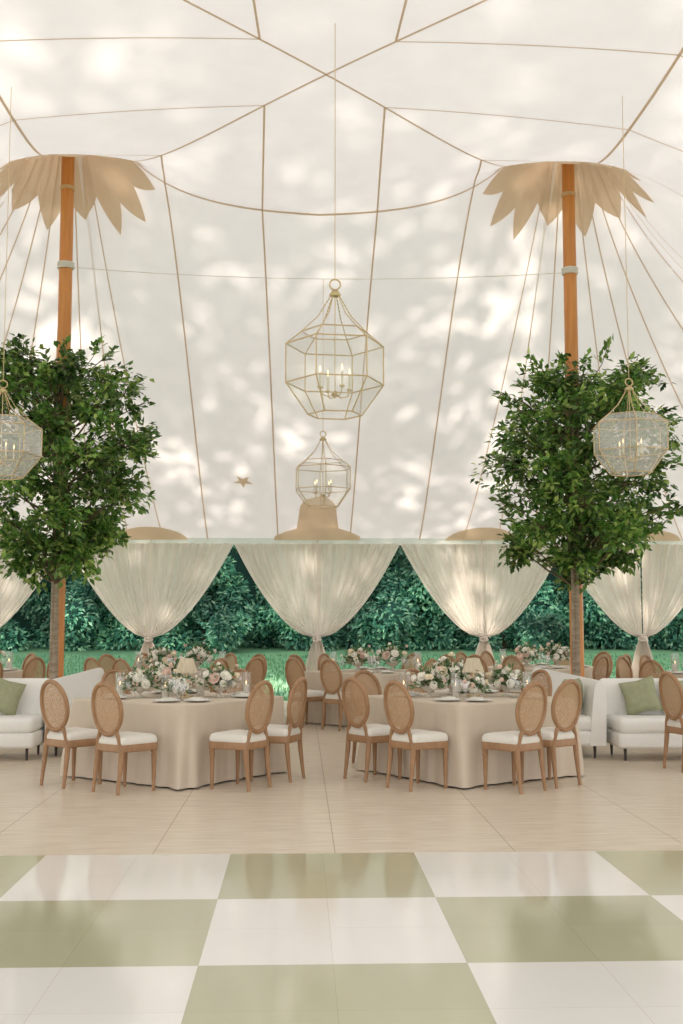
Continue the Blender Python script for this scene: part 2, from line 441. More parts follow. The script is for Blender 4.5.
for s_ in (1, 2, 3):
    mb, blobs = shrub_mesh(s_, 2.8, 5.2, 1.8, 13500)
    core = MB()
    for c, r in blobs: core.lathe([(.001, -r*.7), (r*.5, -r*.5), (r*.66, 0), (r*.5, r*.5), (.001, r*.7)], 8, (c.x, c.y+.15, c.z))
    stem = MB()
    stem.tube([(0, .3, -.2), (.1, .3, 1.2), (-.1, .2, 3)], [.09, .07, .04], 6)
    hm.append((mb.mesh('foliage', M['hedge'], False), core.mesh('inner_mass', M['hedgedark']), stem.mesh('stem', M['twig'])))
hlabels = ['beyond the far-left curtain', 'just right of the left tree trunk', 'between the first and second full curtains', 'behind the gap left of the centre curtain', 'behind the centre curtain',
           'behind the gap right of the centre curtain', 'behind the curtain right of centre', 'behind the right tree', 'at the far right edge behind the lawn']
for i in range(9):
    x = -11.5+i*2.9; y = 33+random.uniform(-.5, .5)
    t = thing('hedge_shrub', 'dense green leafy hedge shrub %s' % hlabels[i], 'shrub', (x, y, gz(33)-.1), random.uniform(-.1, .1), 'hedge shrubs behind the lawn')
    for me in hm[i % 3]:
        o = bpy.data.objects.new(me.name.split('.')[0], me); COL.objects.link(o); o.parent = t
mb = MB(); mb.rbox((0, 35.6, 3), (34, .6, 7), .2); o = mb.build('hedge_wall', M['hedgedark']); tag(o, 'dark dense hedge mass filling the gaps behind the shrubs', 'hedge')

# ------------------------------------------------------------ tall trees outside (their leaves dapple the canopy)
def crown_mesh(seed):
    rnd = random.Random(seed); mb = MB()
    for i in range(1120):
        c = Vector((rnd.uniform(-3.45, 3.45), rnd.uniform(-1.6, 1.6), rnd.uniform(-7, 12.5)))
        for j in range(12):
            d = Vector((rnd.gauss(0, .27), rnd.gauss(0, .27), rnd.gauss(0, .23)))
            mb.leaf(c+d, Vector((rnd.gauss(0, 1), rnd.gauss(0, 1), rnd.gauss(0, 1))), rnd.uniform(.28, .42), rnd.uniform(.2, .28), Vector((rnd.gauss(0, 1), rnd.gauss(0, 1), 1)))
    return mb
cm = [crown_mesh(s_).mesh('crown', M['outleaf'], False) for s_ in (5, 6)]
tb = MB(); tb.tube([(0, 0, -.2), (.1, 0, 5), (-.1, .1, 12), (0, 0, 24)], [.34, .28, .2, .06], 10)
tmesh = tb.mesh('trunk', M['bark'])
for i, x in enumerate((-17.75, -10.25, -2.75, 4.75, 12.25, 19.75)):
    t = thing('tall_tree', 'tall leafy tree standing behind the hedge, %s from the left' % ['first', 'second', 'third', 'fourth', 'fifth', 'sixth'][i], 'tree', (x, 37.8, .5), 0, 'tall trees behind the hedge')
    o = bpy.data.objects.new('trunk', tmesh); COL.objects.link(o); o.parent = t
    o = bpy.data.objects.new('crown', cm[i % 2]); COL.objects.link(o); o.parent = t; o.location = (0, 0, 19.0); o.rotation_euler = (0, 0, (i//2)*pi)

# ------------------------------------------------------------ poles
side = ['left', 'right']
for k, px in enumerate(PX):
    t = thing('tent_pole', 'tall varnished orange wood tent pole behind the %s tree' % side[k], 'tent pole', (px, PY[1], 0), 0, 'main tent poles')
    mb = MB(); mb.tube([(0, 0, 0), (0, 0, 4), (0, 0, 9.1)], [.09, .093, .085], 16); mb.build('pole', M['polewood'], t)
    mb = MB(); zz = at(64, 268, 15).z
    for q in range(3): mb.tube([(.1*cos(a), .1*sin(a), zz+.03*q) for a in [2*pi*i/14 for i in range(14)]], .016, 6, True)
    mb.build('rope_lashing', M['rope'], t)
    mb = MB(); mb.lathe([(.1, 0), (.1, .05)], 16, (0, 0, 7.3)); mb.build('collar', M['brass'], t)
za = at(75, 268, 15).z
mb = MB(); pts = []
for i in range(41):
    s_ = i/40; pts.append((PX[0]+.11+(2*HX-.22)*s_, PY[1]-.02, za-.12*4*s_*(1-s_)))
tag(mb.tube(pts, .005, 5).build('guy_wire', M['rope']), 'thin cable strung level between the two tent poles', 'cable')

# side poles + curtains
cpos = ['cut off by the photo\'s left edge', 'first full one from the left', 'centre one, straight below the small lantern', 'right of centre, left of the right tree', 'rightmost, beyond the right tree']
top_z = EZ-.1; tie_z = at(317, 638, 21).z
for k, ex in enumerate(EXS):
    mb = MB(); mb.tube([(0, 0, 0), (0, 0, EZ-.03)], .028, 10)
    t = thing('side_pole', 'slim pale side pole in the curtain, %s' % cpos[k], 'tent pole', (ex, 21.0, 0), 0, 'side poles along the far edge')
    mb.build('pole', M['palepole'], t)
    t = thing('curtain', 'sheer ivory tied-back curtain, %s' % cpos[k], 'curtain', (ex-(.12 if k == 4 else 0), 20.84, 0), 0, 'tied curtains along the far edge')
    rnd = random.Random(k+20)
    for sgn in (-1, 1):
        ph = [rnd.uniform(0, 6) for _ in range(5)]; ex_ = rnd.uniform(.56, .66)
        mb = MB(); vs = []; fs = []; NW = 100; NH = 34
        for j in range(NH+1):
            s_ = j/24
            if j <= 24:
                z = top_z+(tie_z-top_z)*s_; w = .045+1.48*(1-s_)**ex_; amp = .018+.06*(1-s_)
            else:
                q = (j-24)/10; z = tie_z+(0.02-tie_z)*q; w = .045+.30*q**.7; amp = .018+.035*q
            for i in range(NW+1):
                f = i/NW; a = f*7.5*2*pi+ph[0]+1.8*sin(f*6+ph[1])+.5*sin(s_*3+ph[2])
                sagz = -.12*sin(pi*f)*sin(pi*min(1, s_))*(1-s_ if s_ < 1 else 0)
                vs.append((sgn*w*f, amp*(sin(a)+.3*sin(2.3*a+ph[3]))-.02*sgn, z+sagz))
        for j in range(NH):
            for i in range(NW): fs.append((j*(NW+1)+i, j*(NW+1)+i+1, (j+1)*(NW+1)+i+1, (j+1)*(NW+1)+i))
        mb.add(vs, fs).build('curtain_panel', M['sheer'], t, ang=180)
    mb = MB()
    for q in (-.03, .01, .045): mb.tube([(.065*cos(a), .06*sin(a), tie_z+q+.014*cos(a+q*40)) for a in [2*pi*i/16 for i in range(16)]], .021, 8, True)
    mb.lathe([(.001, -.05), (.035, -.02), (.04, .02), (.001, .05)], 10, (.02, -.07, tie_z))
    mb.build('tie_band', M['sheer'], t)

# ------------------------------------------------------------ trees by the poles
def cprof(rel):
    if rel < .5: return .32+.68*sin(pi/2*rel/.5)
    return sqrt(max(.05, 1-((rel-.5)/.56)**2))*(.95+.05*cos(rel*9))
def pole_tree(name_side, loc, rx, z0, z1, seed, cx=0):
    rnd = random.Random(seed)
    t = thing('potted_tree', 'leafy dark green tree in front of the %s tent pole' % name_side, 'tree', loc, 0, 'potted trees by the tent poles')
    mb = MB(); mb.lathe([(.0, .0), (.16, .0), (.2, .42), (.205, .44), (.185, .44), (.18, .39), (.0, .38)], 20); mb.build('planter', M['planter'], t)
    mb = MB(); mb.lathe([(.175, .385), (.15, .43), (.08, .46), (.0, .47)], 14); mb.build('moss', M['moss'], t)
    mb = MB()
    for q in range(3):
        a = q*2.1+.4; r = .024
        mb.tube([(r*cos(a)*1.0, r*sin(a), .35), (r*cos(a+.5)*1.2, r*sin(a+.5), 1.2), (r*cos(a+1), r*sin(a+1)*1.2, 2.0), (.05*cos(a), .05*sin(a), 2.7), (.1*cos(a), .1*sin(a), z1-.5)], [.034, .032, .03, .024, .010], 8)
    mb.build('trunk', M['bark'], t)
    br = MB(); lf = MB(); H = z1-z0
    lobes = []
    for i in range(30):
        rel = .10+.84*((i+.5)/30); a = i*2.399+seed; prof = cprof(rel)
        rr = rx*prof*rnd.uniform(.45, .88)
        lobes.append((Vector((cx+rr*cos(a), rr*sin(a), z0+H*rel)), rnd.uniform(.28, .48)*(.65+.35*prof)))
    for i in range(6): lobes.append((Vector((cx+rnd.uniform(-.3, .3), rnd.uniform(-.3, .3), z0+H*(.16+.14*i))), .44))
    for c, r in lobes:
        zb = max(z0+.12, c.z-.55)
        br.tube([(0, 0, zb), ((c.x)*.5, c.y*.5, (zb+c.z)/2-.03), tuple(c)], [.020, .013, .006], 5)
        for q in range(15):
            d = Vector((rnd.gauss(0, 1), rnd.gauss(0, 1), rnd.gauss(.15, .8))).normalized()
            tip = c+Vector((d.x*r, d.y*r, d.z*r*.72))*rnd.uniform(.6, 1.15)
            br.tube([tuple(c), tuple(c.lerp(tip, .5)+Vector((0, 0, .03))), tuple(tip)], [.006, .004, .002], 3)
            for j in range(rnd.randint(18, 25)):
                f = rnd.uniform(.35, 1.08); p = c.lerp(tip, f)+Vector((rnd.gauss(0, .055), rnd.gauss(0, .055), rnd.gauss(0, .05)))
                ld = d*.6+Vector((rnd.gauss(0, .6), rnd.gauss(0, .6), rnd.gauss(-.25, .4)))
                lf.leaf(p, ld, rnd.uniform(.085, .135), rnd.uniform(.05, .075), Vector((rnd.gauss(0, .45), rnd.gauss(-.45, .45), 1)))
    for i in range(54):
        a = rnd.uniform(0, 2*pi); rel = rnd.uniform(.15, .98); prof = cprof(rel)
        b0 = Vector((cx+rx*prof*.74*cos(a), rx*prof*.74*sin(a), z0+H*rel)); L_ = rnd.uniform(.2, .38); tip = b0+Vector((cos(a)*L_*max(.4, prof), sin(a)*L_*max(.4, prof), rnd.uniform(-.05, .22)))
        br.tube([(0, 0, max(z0+.1, b0.z-.5)), b0, tip], [.01, .006, .002], 4)
        for j in range(22):
            p = b0.lerp(tip, rnd.random())+Vector((rnd.gauss(0, .03), rnd.gauss(0, .03), rnd.gauss(0, .03))); d = (tip-b0).normalized()+Vector((rnd.gauss(0, .6), rnd.gauss(0, .6), rnd.gauss(0, .5)))
            lf.leaf(p, d, rnd.uniform(.09, .13), rnd.uniform(.05, .07), Vector((rnd.gauss(0, .5), rnd.gauss(-.4, .5), 1)))
    br.build('branches', M['twig'], t)
    lf.build('leaves', M['leaf'], t, smooth=False)
    return t
pole_tree('left', (-3.08, 14.5, 0), 1.24, at(60, 594, 14.6).z, at(60, 350, 14.6).z, 3, .05)
pole_tree('right', (3.52, 14.5, 0), 1.38, at(60, 596, 14.6).z, at(60, 358, 14.6).z, 8, .16)

# ------------------------------------------------------------ lanterns
def make_lantern():
    t = thing('lantern', 'x', 'lantern')
    n = 6; lv = [(-.40, .31), (-.52, .455), (-.88, .455), (-1.17, .25)]
    ring = lambda z, r: [Vector((r*cos(2*pi*i/n+.1), r*sin(2*pi*i/n+.1), z)) for i in range(n)]
    R = [ring(z, r) for z, r in lv]
    fr = MB(); tr_ = .0066
    for rg in R:
        for i in range(n): fr.tube([rg[i], rg[(i+1) % n]], tr_, 6)
    for a, b_ in zip(R[:-1], R[1:]):
        for i in range(n): fr.tube([a[i], b_[i]], tr_, 6)
    fr.build('frame', M['brass'], t)
    for i in range(0, n):   # chains of small links from the crown down to the top rim
        pa = Vector((.03*cos(2*pi*i/n+.1), .03*sin(2*pi*i/n+.1), -.04)); pb = R[0][i]; pm_ = R[0][i]*.5+Vector((0, 0, -.05))
        pth = []; rr = []
        for q in range(29):
            s_ = q/28; pth.append(pa.lerp(pm_, s_*2) if s_ < .5 else pm_.lerp(pb, s_*2-1)); rr.append(.0075 if q % 2 else .003)
        MB().tube(pth, rr, 5).build('chain', M['brass'], t)
    cp = MB(); cp.lathe([(.0, .0), (.03, -.01), (.055, -.04), (.05, -.06), (.0, -.065)], 14)
    cp.tube([(.05*cos(a), 0, .05+.05*sin(a)) for a in [2*pi*i/14 for i in range(14)]], .008, 6, True); cp.build('crown_cap', M['brass'], t)
    gl = MB()
    for a, b_ in zip(R[:-1], R[1:]):
        for i in range(n): gl.add([a[i], a[(i+1) % n], b_[(i+1) % n], b_[i]], [(0, 1, 2, 3)])
    gl.build('glass', M['lglass'], t, smooth=False)
    cb = MB(); cb.tube([(0, 0, -.06), (0, 0, -.98)], .005, 6); cb.lathe([(0, -1.02), (.02, -1.0), (.03, -.97), (.0, -.94)], 10)
    for i in range(4):
        a = 2*pi*i/4+.4; c, s_ = cos(a), sin(a)
        cb.tube([(0, 0, -.96), (.06*c, .06*s_, -1.01), (.13*c, .13*s_, -.99), (.15*c, .15*s_, -.93)], .006, 6)
        cb.lathe([(0, 0), (.022, .005), (.026, .02), (0, .02)], 10, (.15*c, .15*s_, -.94))
    cbo = cb.build('candelabra', M['brass'], t)
    for i in range(4):
        a = 2*pi*i/4+.4
        m_ = MB(); m_.lathe([(.011, 0), (.011, .13), (.0, .135)], 8, (.15*cos(a), .15*sin(a), -.92)); m_.build('candle', M['wax'], cbo)
        m_ = MB(); m_.lathe([(.001, .135), (.008, .155), (.006, .175), (.001, .20)], 8, (.15*cos(a), .15*sin(a), -.92)); m_.build('candle_bulb', M['flame'], cbo)
    return t
LT = Maker(make_lantern())
def lantern(px, pyc, Y, sc, top, label, rz, zs=1.0, milky=False):
    p = at(px, pyc, Y)
    r = LT.put((p.x, p.y, p.z), rz, label, 'hanging glass lanterns', (sc, sc, sc*zs))
    topz = top if top else zc(p.x, p.y)
    mb = MB(); mb.tube([(0, 0, .09), (0, 0, (topz-p.z)/(sc*zs))], .004, 5); mb.build('hanging_cable', M['brass'], r)
    if milky:
        for ch in kids(r):
            if ch.name.startswith('glass'):
                ch.material_slots[0].link = 'OBJECT'; ch.material_slots[0].material = M['milky']
lantern(335, 290, 10.3, 1.0, None, 'largest glass and brass lantern, hanging highest in the middle', .02)
lantern(323, 437, 14.98, .87, za-.12, 'smallest brass lantern, hanging just below the large middle one', .5, .92)
lantern(3, 388, 11.4, .86, None, 'faceted brass lantern at the left edge, hanging in front of the left tree', .2, .90, True)
lantern(629, 386, 11.4, .86, None, 'faceted brass lantern hanging in front of the right tree', .3, .90, True)
# ------------------------------------------------------------ chair
def make_chair():
    t = thing('dining_chair', 'x', 'chair')
    def trap(wf, wb, d, k=6, r=.05):
        cs = [(wb, -d), (wf, d), (-wf, d), (-wb, -d)]; res = []
        angs = [(-90, 0), (0, 90), (90, 180), (180, 270)]
        for (cx, cy), (a0, a1) in zip(cs, angs):
            ix = cx-math.copysign(r, cx); iy = cy-math.copysign(r, cy)
            for i in range(k+1):
                a = radians(a0+(a1-a0)*i/k); res.append((ix+r*cos(a), iy+r*sin(a)))
        return res
    def slab(prof):
        mb = MB(); base = trap(.235, .195, .215); n = len(base); vs = []; fs = []
        for s_, z in prof:
            for x, y in base: vs.append((x*s_, y*s_, z))
        for i in range(len(prof)-1):
            for j in range(n): fs.append((i*n+j, i*n+(j+1) % n, (i+1)*n+(j+1) % n, (i+1)*n+j))
        fs.append(tuple(range(n-1, -1, -1))); fs.append(tuple((len(prof)-1)*n+j for j in range(n)))
        return mb.add(vs, fs)
    slab([(.96, .375), (1.0, .385), (1.0, .435), (.97, .445)]).build('seat_frame', M['chairwood'], t)
    slab([(.95, .44), (.985, .455), (.98, .485), (.93, .51), (.8, .523), (.5, .53), (.2, .532)]).build('seat', M['seat'], t)
    for sx in (-1, 1):
        mb = MB(); mb.lathe([(.013, 0), (.018, .01), (.016, .03), (.025, .31), (.029, .33), (.020, .345), (.029, .355), (.029, .39)], 10, (sx*.2, .175, 0)); mb.build('leg', M['chairwood'], t)
        mb = MB(); mb.tube([(sx*.17, -.235, 0), (sx*.168, -.215, .15), (sx*.165, -.198, .30), (sx*.165, -.19, .40)], [.016, .020, .025, .026], 8); mb.build('leg', M['chairwood'], t)
    tilt = .15; cz = .766; cy = -.24
    def bp(x, h):
        return Vector((x, cy-h*sin(tilt)-.03*(1-(x/.22)**2)+.02, cz+h*cos(tilt)))
    for sx in (-1, 1):
        mb = MB(); mb.tube([(sx*.16, -.195, .40), (sx*.145, -.205, .48), bp(sx*.115, -.208)], [.023, .019, .019], 8); mb.build('back_post', M['chairwood'], t)
    A, B = .190, .236
    mb = MB(); mb.tube([bp(A*cos(a), B*sin(a)) for a in [2*pi*i/32 for i in range(32)]], .022, 8, True); mb.build('back_frame', M['chairwood'], t)
    mb = MB(); vs = [bp(0, 0)]; fs = []; n = 32
    for r in (.35, .7, 1.0):
        for i in range(n): a = 2*pi*i/n; vs.append(bp(A*r*cos(a), B*r*sin(a)))
    for i in range(n): fs.append((0, 1+i, 1+(i+1) % n))
    for q in range(2):
        for i in range(n): fs.append((1+q*n+i, 1+(q+1)*n+i, 1+(q+1)*n+(i+1) % n, 1+q*n+(i+1) % n))
    mb.add(vs, fs).build('cane_back', M['cane'], t)
    return t
CH = Maker(make_chair())

# ------------------------------------------------------------ table things
D = 1.08
edges = {'near left': ((0, -D), (-D, 0)), 'near right': ((0, -D), (D, 0)), 'far left': ((0, D), (-D, 0)), 'far right': ((0, D), (D, 0))}
def seats(c, out=.33, rot=0):
    res = []; rm = Matrix.Rotation(rot, 2)
    for nm, (a, b_) in edges.items():
        A = rm @ Vector((a[0], a[1])); B = rm @ Vector((b_[0], b_[1])); nrm = (A+B).normalized()
        for f, w in ((.27, 'near corner' if 'near' in nm else 'far corner'), (.73, '%s corner' % nm.split()[1])):
            e = A.lerp(B, f); p = e+nrm*out
            res.append((nm+' side by the '+w, Vector((c[0]+p.x, c[1]+p.y, 0)), math.atan2(-nrm.y, -nrm.x)-pi/2, Vector((c[0]+e.x, c[1]+e.y, 0)), -nrm))
    return res
def make_cloth(c, name, rot, seed):
    mb = MB(); n = 288; r = .05
    cc_ = D-r*1.414
    cs = [(cc_, 0), (0, cc_), (-cc_, 0), (0, -cc_)]
    pts = []
    for i, cc in enumerate(cs):
        a0 = i*90-45
        for q in range(9): a = radians(a0+90*q/8); pts.append(Vector((cc[0]+r*cos(a), cc[1]+r*sin(a))))
    L = [0]
    for i in range(len(pts)): L.append(L[-1]+(pts[(i+1) % len(pts)]-pts[i]).length)
    tot = L[-1]; res = []; k = 0
    for i in range(n):
        s_ = tot*i/n
        while L[k+1] < s_: k += 1
        f = (s_-L[k])/(L[k+1]-L[k]); res.append(pts[k].lerp(pts[(k+1) % len(pts)], f))
    lev = [(.992, .767, 0), (1.0, .762, 0), (1.004, .745, .0), (1.006, .60, .3), (1.010, .40, .6), (1.014, .2, .85), (1.018, .015, 1.0)]
    rnd = random.Random(seed); ph = rnd.uniform(0, 6)
    vs = [(0, 0, .768)]; fs = []
    for sc, z, am in lev:
        for i, p in enumerate(res):
            a = math.atan2(p.y, p.x); cor = abs(cos(2*a))**14
            d = p.normalized()
            w = am*((.013+.035*cor)*sin(i/n*2*pi*22+ph+1.7*sin(a*3+ph))+.006*sin(a*41)+.05*cor)
            q = p*sc+d*w; vs.append((q.x, q.y, z))
    for i in range(n): fs.append((0, 1+i, 1+(i+1) % n))
    for l in range(len(lev)-1):
        for i in range(n): a = 1+l*n+i; b_ = 1+l*n+(i+1) % n; fs.append((a, a+n, b_+n, b_))
    o = mb.add(vs, fs).build('tablecloth', M['cloth'], ang=60); o.location = (c[0], c[1], 0); o.rotation_euler = (0, 0, rot)
    tag(o, 'champagne floor-length cloth on the %s' % name, 'tablecloth', 'champagne tablecloths')
    t = thing('dining_table', 'square dining table set cornerwise, %s, under its cloth' % name, 'table', (c[0], c[1], 0), radians(45)+rot, 'square dining tables')
    mb = MB(); mb.rbox((0, 0, .735), (1.46, 1.46, .035), .008); mb.build('tabletop', M['chairwood'], t)
    for sx in (-1, 1):
        for sy in (-1, 1):
            mb = MB(); mb.tube([(sx*.6, sy*.6, 0), (sx*.6, sy*.6, .72)], .025, 8); mb.build('leg', M['dark'], t)
def make_plate():
    t = thing('place_setting', 'x', 'plate')
    mb = MB(); mb.lathe([(.0, .004), (.07, .004), (.085, .010), (.135, .018), (.135, .022), (.085, .015), (.07, .009), (.0, .009)], 24); mb.build('plate', M['china'], t)
    mb = MB(); mb.rbox((0, 0, .020), (.09, .2, .018), .006); mb.rbox((0, .02, .034), (.075, .11, .012), .004); mb.build('napkin', M['napkin'], t)
    return t
def make_glass():
    t = thing('wine_glass', 'x', 'glass')
    mb = MB(); mb.lathe([(.0, .001), (.034, .001), (.034, .004), (.006, .010), (.004, .09)], 12); mb.build('stem', M['glass'], t)
    mb = MB(); mb.lathe([(.004, .09), (.025, .105), (.038, .135), (.038, .165), (.032, .21)], 14); mb.build('bowl', M['glass'], t)
    return t
def make_tumbler():
    t = thing('hurricane_candle', 'x', 'candle')
    mb = MB(); mb.lathe([(.0, .001), (.045, .001), (.045, .008), (.048, .24), (.046, .24), (.042, .01)], 16); mb.build('glass_sleeve', M['glass'], t)
    mb = MB(); mb.lathe([(.03, .008), (.03, .11), (.02, .115), (0, .112)], 12); cn = mb.build('candle', M['wax'], t)
    mb = MB(); mb.lathe([(.001, .115), (.007, .13), (.001, .155)], 8); mb.build('flame', M['flame'], cn)
    return t
def bloom_mesh(mat, seed):
    rnd = random.Random(seed); mb = MB()
    mb.lathe([(.001, -.022), (.024, -.012), (.034, .003), (.027, .02), (.001, .030)], 8)
    for layer, (R, z, k, tl) in enumerate(((.026, .004, 5, .3), (.036, -.002, 6, .8), (.046, -.010, 6, 1.1))):
        for i in range(k):
            a = 2*pi*i/k+layer*.5+rnd.uniform(-.1, .1); c, s_ = cos(a), sin(a)
            w = R*.72; up = Vector((0, 0, 1)); d = Vector((c, s_, 0)); sd = Vector((-s_, c, 0))
            b0 = d*.008+up*(z-.012); m1 = d*R*.8+up*(z+.012); t1 = d*R*1.15+up*(z+.03*(1.3-tl))
            mb.add([b0, m1-sd*w, m1+sd*w, t1-sd*w*.6, t1+sd*w*.6, m1-up*.004+d*.004], [(0, 1, 5), (0, 5, 2), (1, 3, 4, 5), (5, 4, 2)])
    return mb.mesh('bloom', mat, True, 60)
BL = {k: bloom_mesh(M[k], i) for i, k in enumerate(('white', 'blush', 'peach'))}
def make_bouquet(seed, mix, R=.15, H=.13):
    rnd = random.Random(seed)
    t = thing('flower_arrangement', 'x', 'flowers')
    mb = MB(); mb.lathe([(.0, .001), (.05, .001), (.045, .01), (.015, .03), (.02, .05), (.07, .08), (.085, .12), (.08, .12), (.06, .085), (0, .07)], 16); mb.build('bowl', M['ceramic'], t)
    lf = MB(); st_ = MB()
    for i in range(150):
        a = rnd.uniform(0, 2*pi); e = rnd.uniform(-.3, 1.4); d = Vector((cos(a)*cos(e), sin(a)*cos(e), sin(e)*.8+.1))
        p = Vector((0, 0, .12))+d*R*rnd.uniform(.3, 1.25)
        lf.leaf(p, d+Vector((rnd.gauss(0, .4), rnd.gauss(0, .4), rnd.gauss(0, .4))), rnd.uniform(.05, .09), .03, Vector((rnd.gauss(0, 1), rnd.gauss(0, 1), 1)))
    lf.build('foliage', M['fol'], t, smooth=False)
    for i in range(30):
        a = i*2.4+rnd.uniform(-.3, .3); e = rnd.uniform(-.15, 1.4); far = (i % 3 == 0); rr = R*rnd.uniform(.75, 1.15)*(rnd.uniform(1.25, 1.75) if far else 1)
        d = Vector((cos(a)*cos(e), sin(a)*cos(e), sin(e)*H/R*.9+.1)); p = Vector((0, 0, .13))+d*rr
        st_.tube([(0, 0, .08), p*.6+Vector((0, 0, .03)), p], .0025, 3)
        me = BL[mix[i % len(mix)]]; o = bpy.data.objects.new('bloom', me); COL.objects.link(o); o.parent = t; o.location = p
        o.rotation_mode = 'QUATERNION'; o.rotation_quaternion = d.to_track_quat('Z', 'Y'); s_ = rnd.uniform(.6, 1.1)*(.65 if far else 1); o.scale = (s_, s_, s_)
    st_.build('stems', M['fol'], t)
    return t
def make_lamp():
    t = thing('table_lamp', 'x', 'lamp')
    mb = MB(); mb.lathe([(.0, .001), (.055, .001), (.055, .012), (.012, .02), (.009, .2), (.0, .2)], 14); mb.build('base', M['brass'], t)
    mb = MB(); n = 48; vs = []; fs = []
    for r, z in ((.085, .19), (.045, .30)):
        for i in range(n): a = 2*pi*i/n; q = r+(.004 if i % 2 else 0); vs.append((q*cos(a), q*sin(a), z))
    for i in range(n): fs.append((i, (i+1) % n, n+(i+1) % n, n+i))
    mb.add(vs, fs).build('lamp_shade', M['shade'], t, smooth=False)
    return t
PL = Maker(make_plate()); GL = Maker(make_glass()); HC = Maker(make_tumbler()); LP = Maker(make_lamp())
BQ = [Maker(make_bouquet(1, ['white', 'white', 'white', 'peach', 'white', 'white', 'blush'])), Maker(make_bouquet(2, ['white', 'peach', 'white', 'white', 'white', 'blush', 'white', 'white'])), Maker(make_bouquet(3, ['blush', 'white', 'peach', 'white'], .17))]
TZ = .769
tables = [('front left table', (-1.22, 11.75), 'f', (0, 1, 2, 3, 4, 6), radians(8)),
          ('front right table', (1.72, 11.72), 'f', (0, 1, 2, 3, 4, 5, 6), radians(-13)),
          ('back left table', (-1.85, 17.6), 'b', range(8), 0),
          ('back centre table', (1.12, 17.3), 'b', range(8), 0),
          ('back right table', (3.95, 18.7), 'b', range(8), 0),
          ('right-edge rear table', (6.05, 16.4), 'b', (0, 1, 4, 5), 0),
          ('left-edge rear table', (-5.1, 17.7), 'b', (2, 3, 6, 7), 0)]
for ti, (nm, c, kind, use, rot) in enumerate(tables):
    make_cloth(c, nm, rot, ti)
    ss = seats(c, .33, rot)
    for i, (sn, p, rz, e, inn) in enumerate(ss):
        j = random.uniform(-.1, .1)
        if ti == 1 and i == 3: p = p-Vector((.22, .03, 0)); j = .08
        if ti == 1 and i == 2: p = p-Vector((.03, .0, 0)); j = .1
        if ti == 1 and i in (0, 1): p = p+Vector((.12, -.08, 0)); j = .05
        if ti == 0 and i == 3: p = p-Vector((.10, .02, 0)); j = .25
        if i in use: CH.put((p.x, p.y, 0), rz+j, 'oval-back cane chair at the %s, %s' % (nm, sn), 'oval-back dining chairs', .98)
        if kind == 'b' and i not in use: continue
        q = e+Vector((inn.x, inn.y, 0))*.2
        PL.put((q.x, q.y, TZ), rz, 'plate with folded napkin, %s, %s' % (nm, sn), 'place settings')
        sd = Vector((-inn.y, inn.x, 0))
        g = e+Vector((inn.x, inn.y, 0))*.38+sd*.10
        GL.put((g.x, g.y, TZ), 0, 'tall wine glass, %s, %s' % (nm, sn), 'wine glasses')
        g = e+Vector((inn.x, inn.y, 0))*.41-sd*.02
        GL.put((g.x, g.y, TZ), 0, 'shorter water glass, %s, %s' % (nm, sn), 'water glasses', .8)
    if kind == 'f':
        for k, (dx, dy, b_, sc, w) in enumerate(((-.40, -.02, 0, .95, 'left'), (.02, -.30, 1, .78, 'nearest'), (.40, .04, 0, 1.0, 'right'), (-.12, .42, 1, 1.15, 'farthest'))):
            BQ[b_].put((c[0]+dx, c[1]+dy, TZ), random.uniform(0, 6), '%s of the white flower arrangements on the %s' % (w, nm), 'flower arrangements', sc)
        LP.put((c[0]+.06, c[1]+.04, TZ), 0, 'small lamp with pleated cream shade on the %s' % nm, 'table lamps', 1.3)
        for dx, dy, w in ((-.64, .22, 'left'), (.66, .26, 'right'), (-.14, -.08, 'just left of the lamp, amid'), (.18, .32, 'behind and right of the lamp, amid')):
            HC.put((c[0]+dx, c[1]+dy, TZ), 0, 'glass-sleeved candle %s %s on the %s' % (w, 'flowers' if 'amid' in w else 'of the flowers', nm), 'glass candle holders')
    else:
        for k, (dx, dy, b_, sc, w) in enumerate(((-.25, -.05, 2, 1.15, 'left'), (.28, .05, 0, 1.2, 'right'))):
            BQ[b_].put((c[0]+dx, c[1]+dy, TZ), random.uniform(0, 6), '%s one of two arrangements on the %s' % (w, nm), 'flower arrangements', sc)
        for dx, dy, w in ((-.62, .05, 'left'), (.66, .0, 'right')):
            HC.put((c[0]+dx, c[1]+dy, TZ), 0, 'glass-sleeved candle %s of the flowers on the %s' % (w, nm), 'glass candle holders', 1.2)
p = at(672, 768, 11.9)
CH.put((p.x+.22, 11.9, 0), radians(-75), 'oval-back cane chair cut off by the right edge, in front of the sofa', 'oval-back dining chairs')

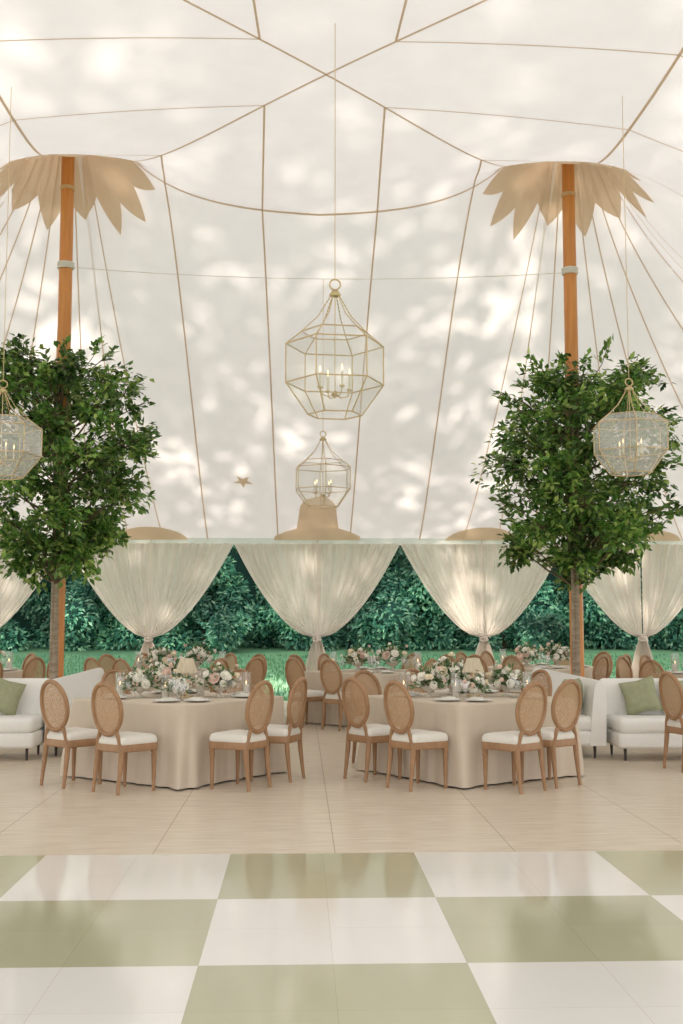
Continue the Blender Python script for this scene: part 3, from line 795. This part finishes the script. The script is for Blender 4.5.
# ------------------------------------------------------------ sofas
def sofa(label, w, loc, rz, arms=()):
    t = thing('sofa', label, 'sofa', loc, rz, 'white lounge sofas')
    mb = MB(); mb.rbox((0, -.02, .225), (w, .76, .17), .04, 4); mb.build('base', M['sofa'], t)
    n = max(1, round(w/1.6)); cw = w/n
    for i in range(n):
        mb = MB(); mb.rbox((-w/2+cw*(i+.5), -.07, .385), (cw-.012, .68, .17), .065, 5); mb.build('seat_cushion', M['sofa'], t)
    mb = MB(); prof = [(.20, .145), (.22, .42), (.24, .62), (.26, .78), (.285, .845), (.32, .87), (.355, .865), (.385, .835), (.395, .76), (.40, .6), (.39, .145)]
    X = w/2+.004; cyp, czp = .31, .5
    secs = [(-X, .94), (-X+.012, .98), (-X+.035, 1.0), (X-.035, 1.0), (X-.012, .98), (X, .94)]
    vs = [(x, cyp+(y-cyp)*s_, z if z < .2 else czp+(z-czp)*(.97+.03*(s_-.94)/.06)) for x, s_ in secs for y, z in prof]; k = len(prof)
    fs = [(i*k+j, i*k+j+1, (i+1)*k+j+1, (i+1)*k+j) for i in range(5) for j in range(k-1)]
    fs += [tuple(range(k-1, -1, -1)), tuple(5*k+j for j in range(k))]
    mb.add(vs, fs).build('backrest', M['sofa'], t, ang=35)
    for sx in (-1, 1):
        for sy in (-1, 1):
            mb = MB(); mb.tube([(sx*(w/2-.1), sy*.28, 0), (sx*(w/2-.1), sy*.28, .16)], [.013, .02], 8); mb.build('leg', M['dark'], t)
sofa('white sofa facing the dance floor at the left edge below the left tree', 2.4, (-4.12, 13.2, 0), 0)
sofa('white sofa seen from its end, facing right beside the left tree', 3.2, (-2.50, 14.8, 0), radians(90))
sofa('white sofa facing the dance floor at the right edge below the right tree', 2.4, (4.70, 12.95, 0), 0)
sofa('white sofa seen from its end, facing left toward the front right table', 3.5, (3.04, 14.55, 0), radians(-90))
def pillow(p, rx, rz, label, ry=0):
    mb = MB(); n = 14; vs = []; fs = []
    for sd in (1, -1):
        for j in range(n+1):
            for i in range(n+1):
                u = i/n*2-1; v = j/n*2-1; h = ((1-u**4)*(1-v**4))**.6*.085
                pin = 1-.10*(1-abs(u))*abs(v); pin2 = 1-.10*(1-abs(v))*abs(u)
                vs.append((u*.20*pin2, sd*h, v*.20*pin))
    for sd in range(2):
        o_ = sd*(n+1)**2
        for j in range(n):
            for i in range(n):
                f = (o_+j*(n+1)+i, o_+j*(n+1)+i+1, o_+(j+1)*(n+1)+i+1, o_+(j+1)*(n+1)+i)
                fs.append(f if sd == 0 else f[::-1])
    o = mb.add(vs, fs).build('cushion', M['pillow'], ang=180); o.location = p; o.rotation_euler = (rx, ry, rz)
    tag(o, label, 'cushion', 'sage green cushions')
pillow((at(2, 700, 13.2).x, 13.27, .68), -.22, .15, 'sage green cushion leaning on the left edge sofa', .3)
pillow((at(642, 700, 12.95).x, 13.02, .68), -.25, -.3, 'sage green cushion standing on the right edge sofa, nearer the tree', -.25)
pillow((at(668, 700, 12.95).x+.14, 13.05, .68), -.2, .1, 'sage green cushion at the right edge, half cut off by the frame', .15)
pillow((3.12, 13.1, .68), 0, radians(50), 'sage green cushion on the sofa facing the front right table', 0)

# ------------------------------------------------------------ light
w = bpy.data.worlds.new('world'); S.world = w; w.use_nodes = True
bg = w.node_tree.nodes['Background']; bg.inputs[0].default_value = (.98, .965, .99, 1); bg.inputs[1].default_value = 1.4
sl = bpy.data.lights.new('sun', 'SUN'); sl.energy = 6.5; sl.angle = radians(.6); sl.color = (1, .91, .80)
so = bpy.data.objects.new('sun', sl); COL.objects.link(so)
so.rotation_euler = Vector((.12, -1, -.82)).to_track_quat('-Z', 'Y').to_euler()
S.view_settings.view_transform = 'Standard'
S.view_settings.exposure = 0.45
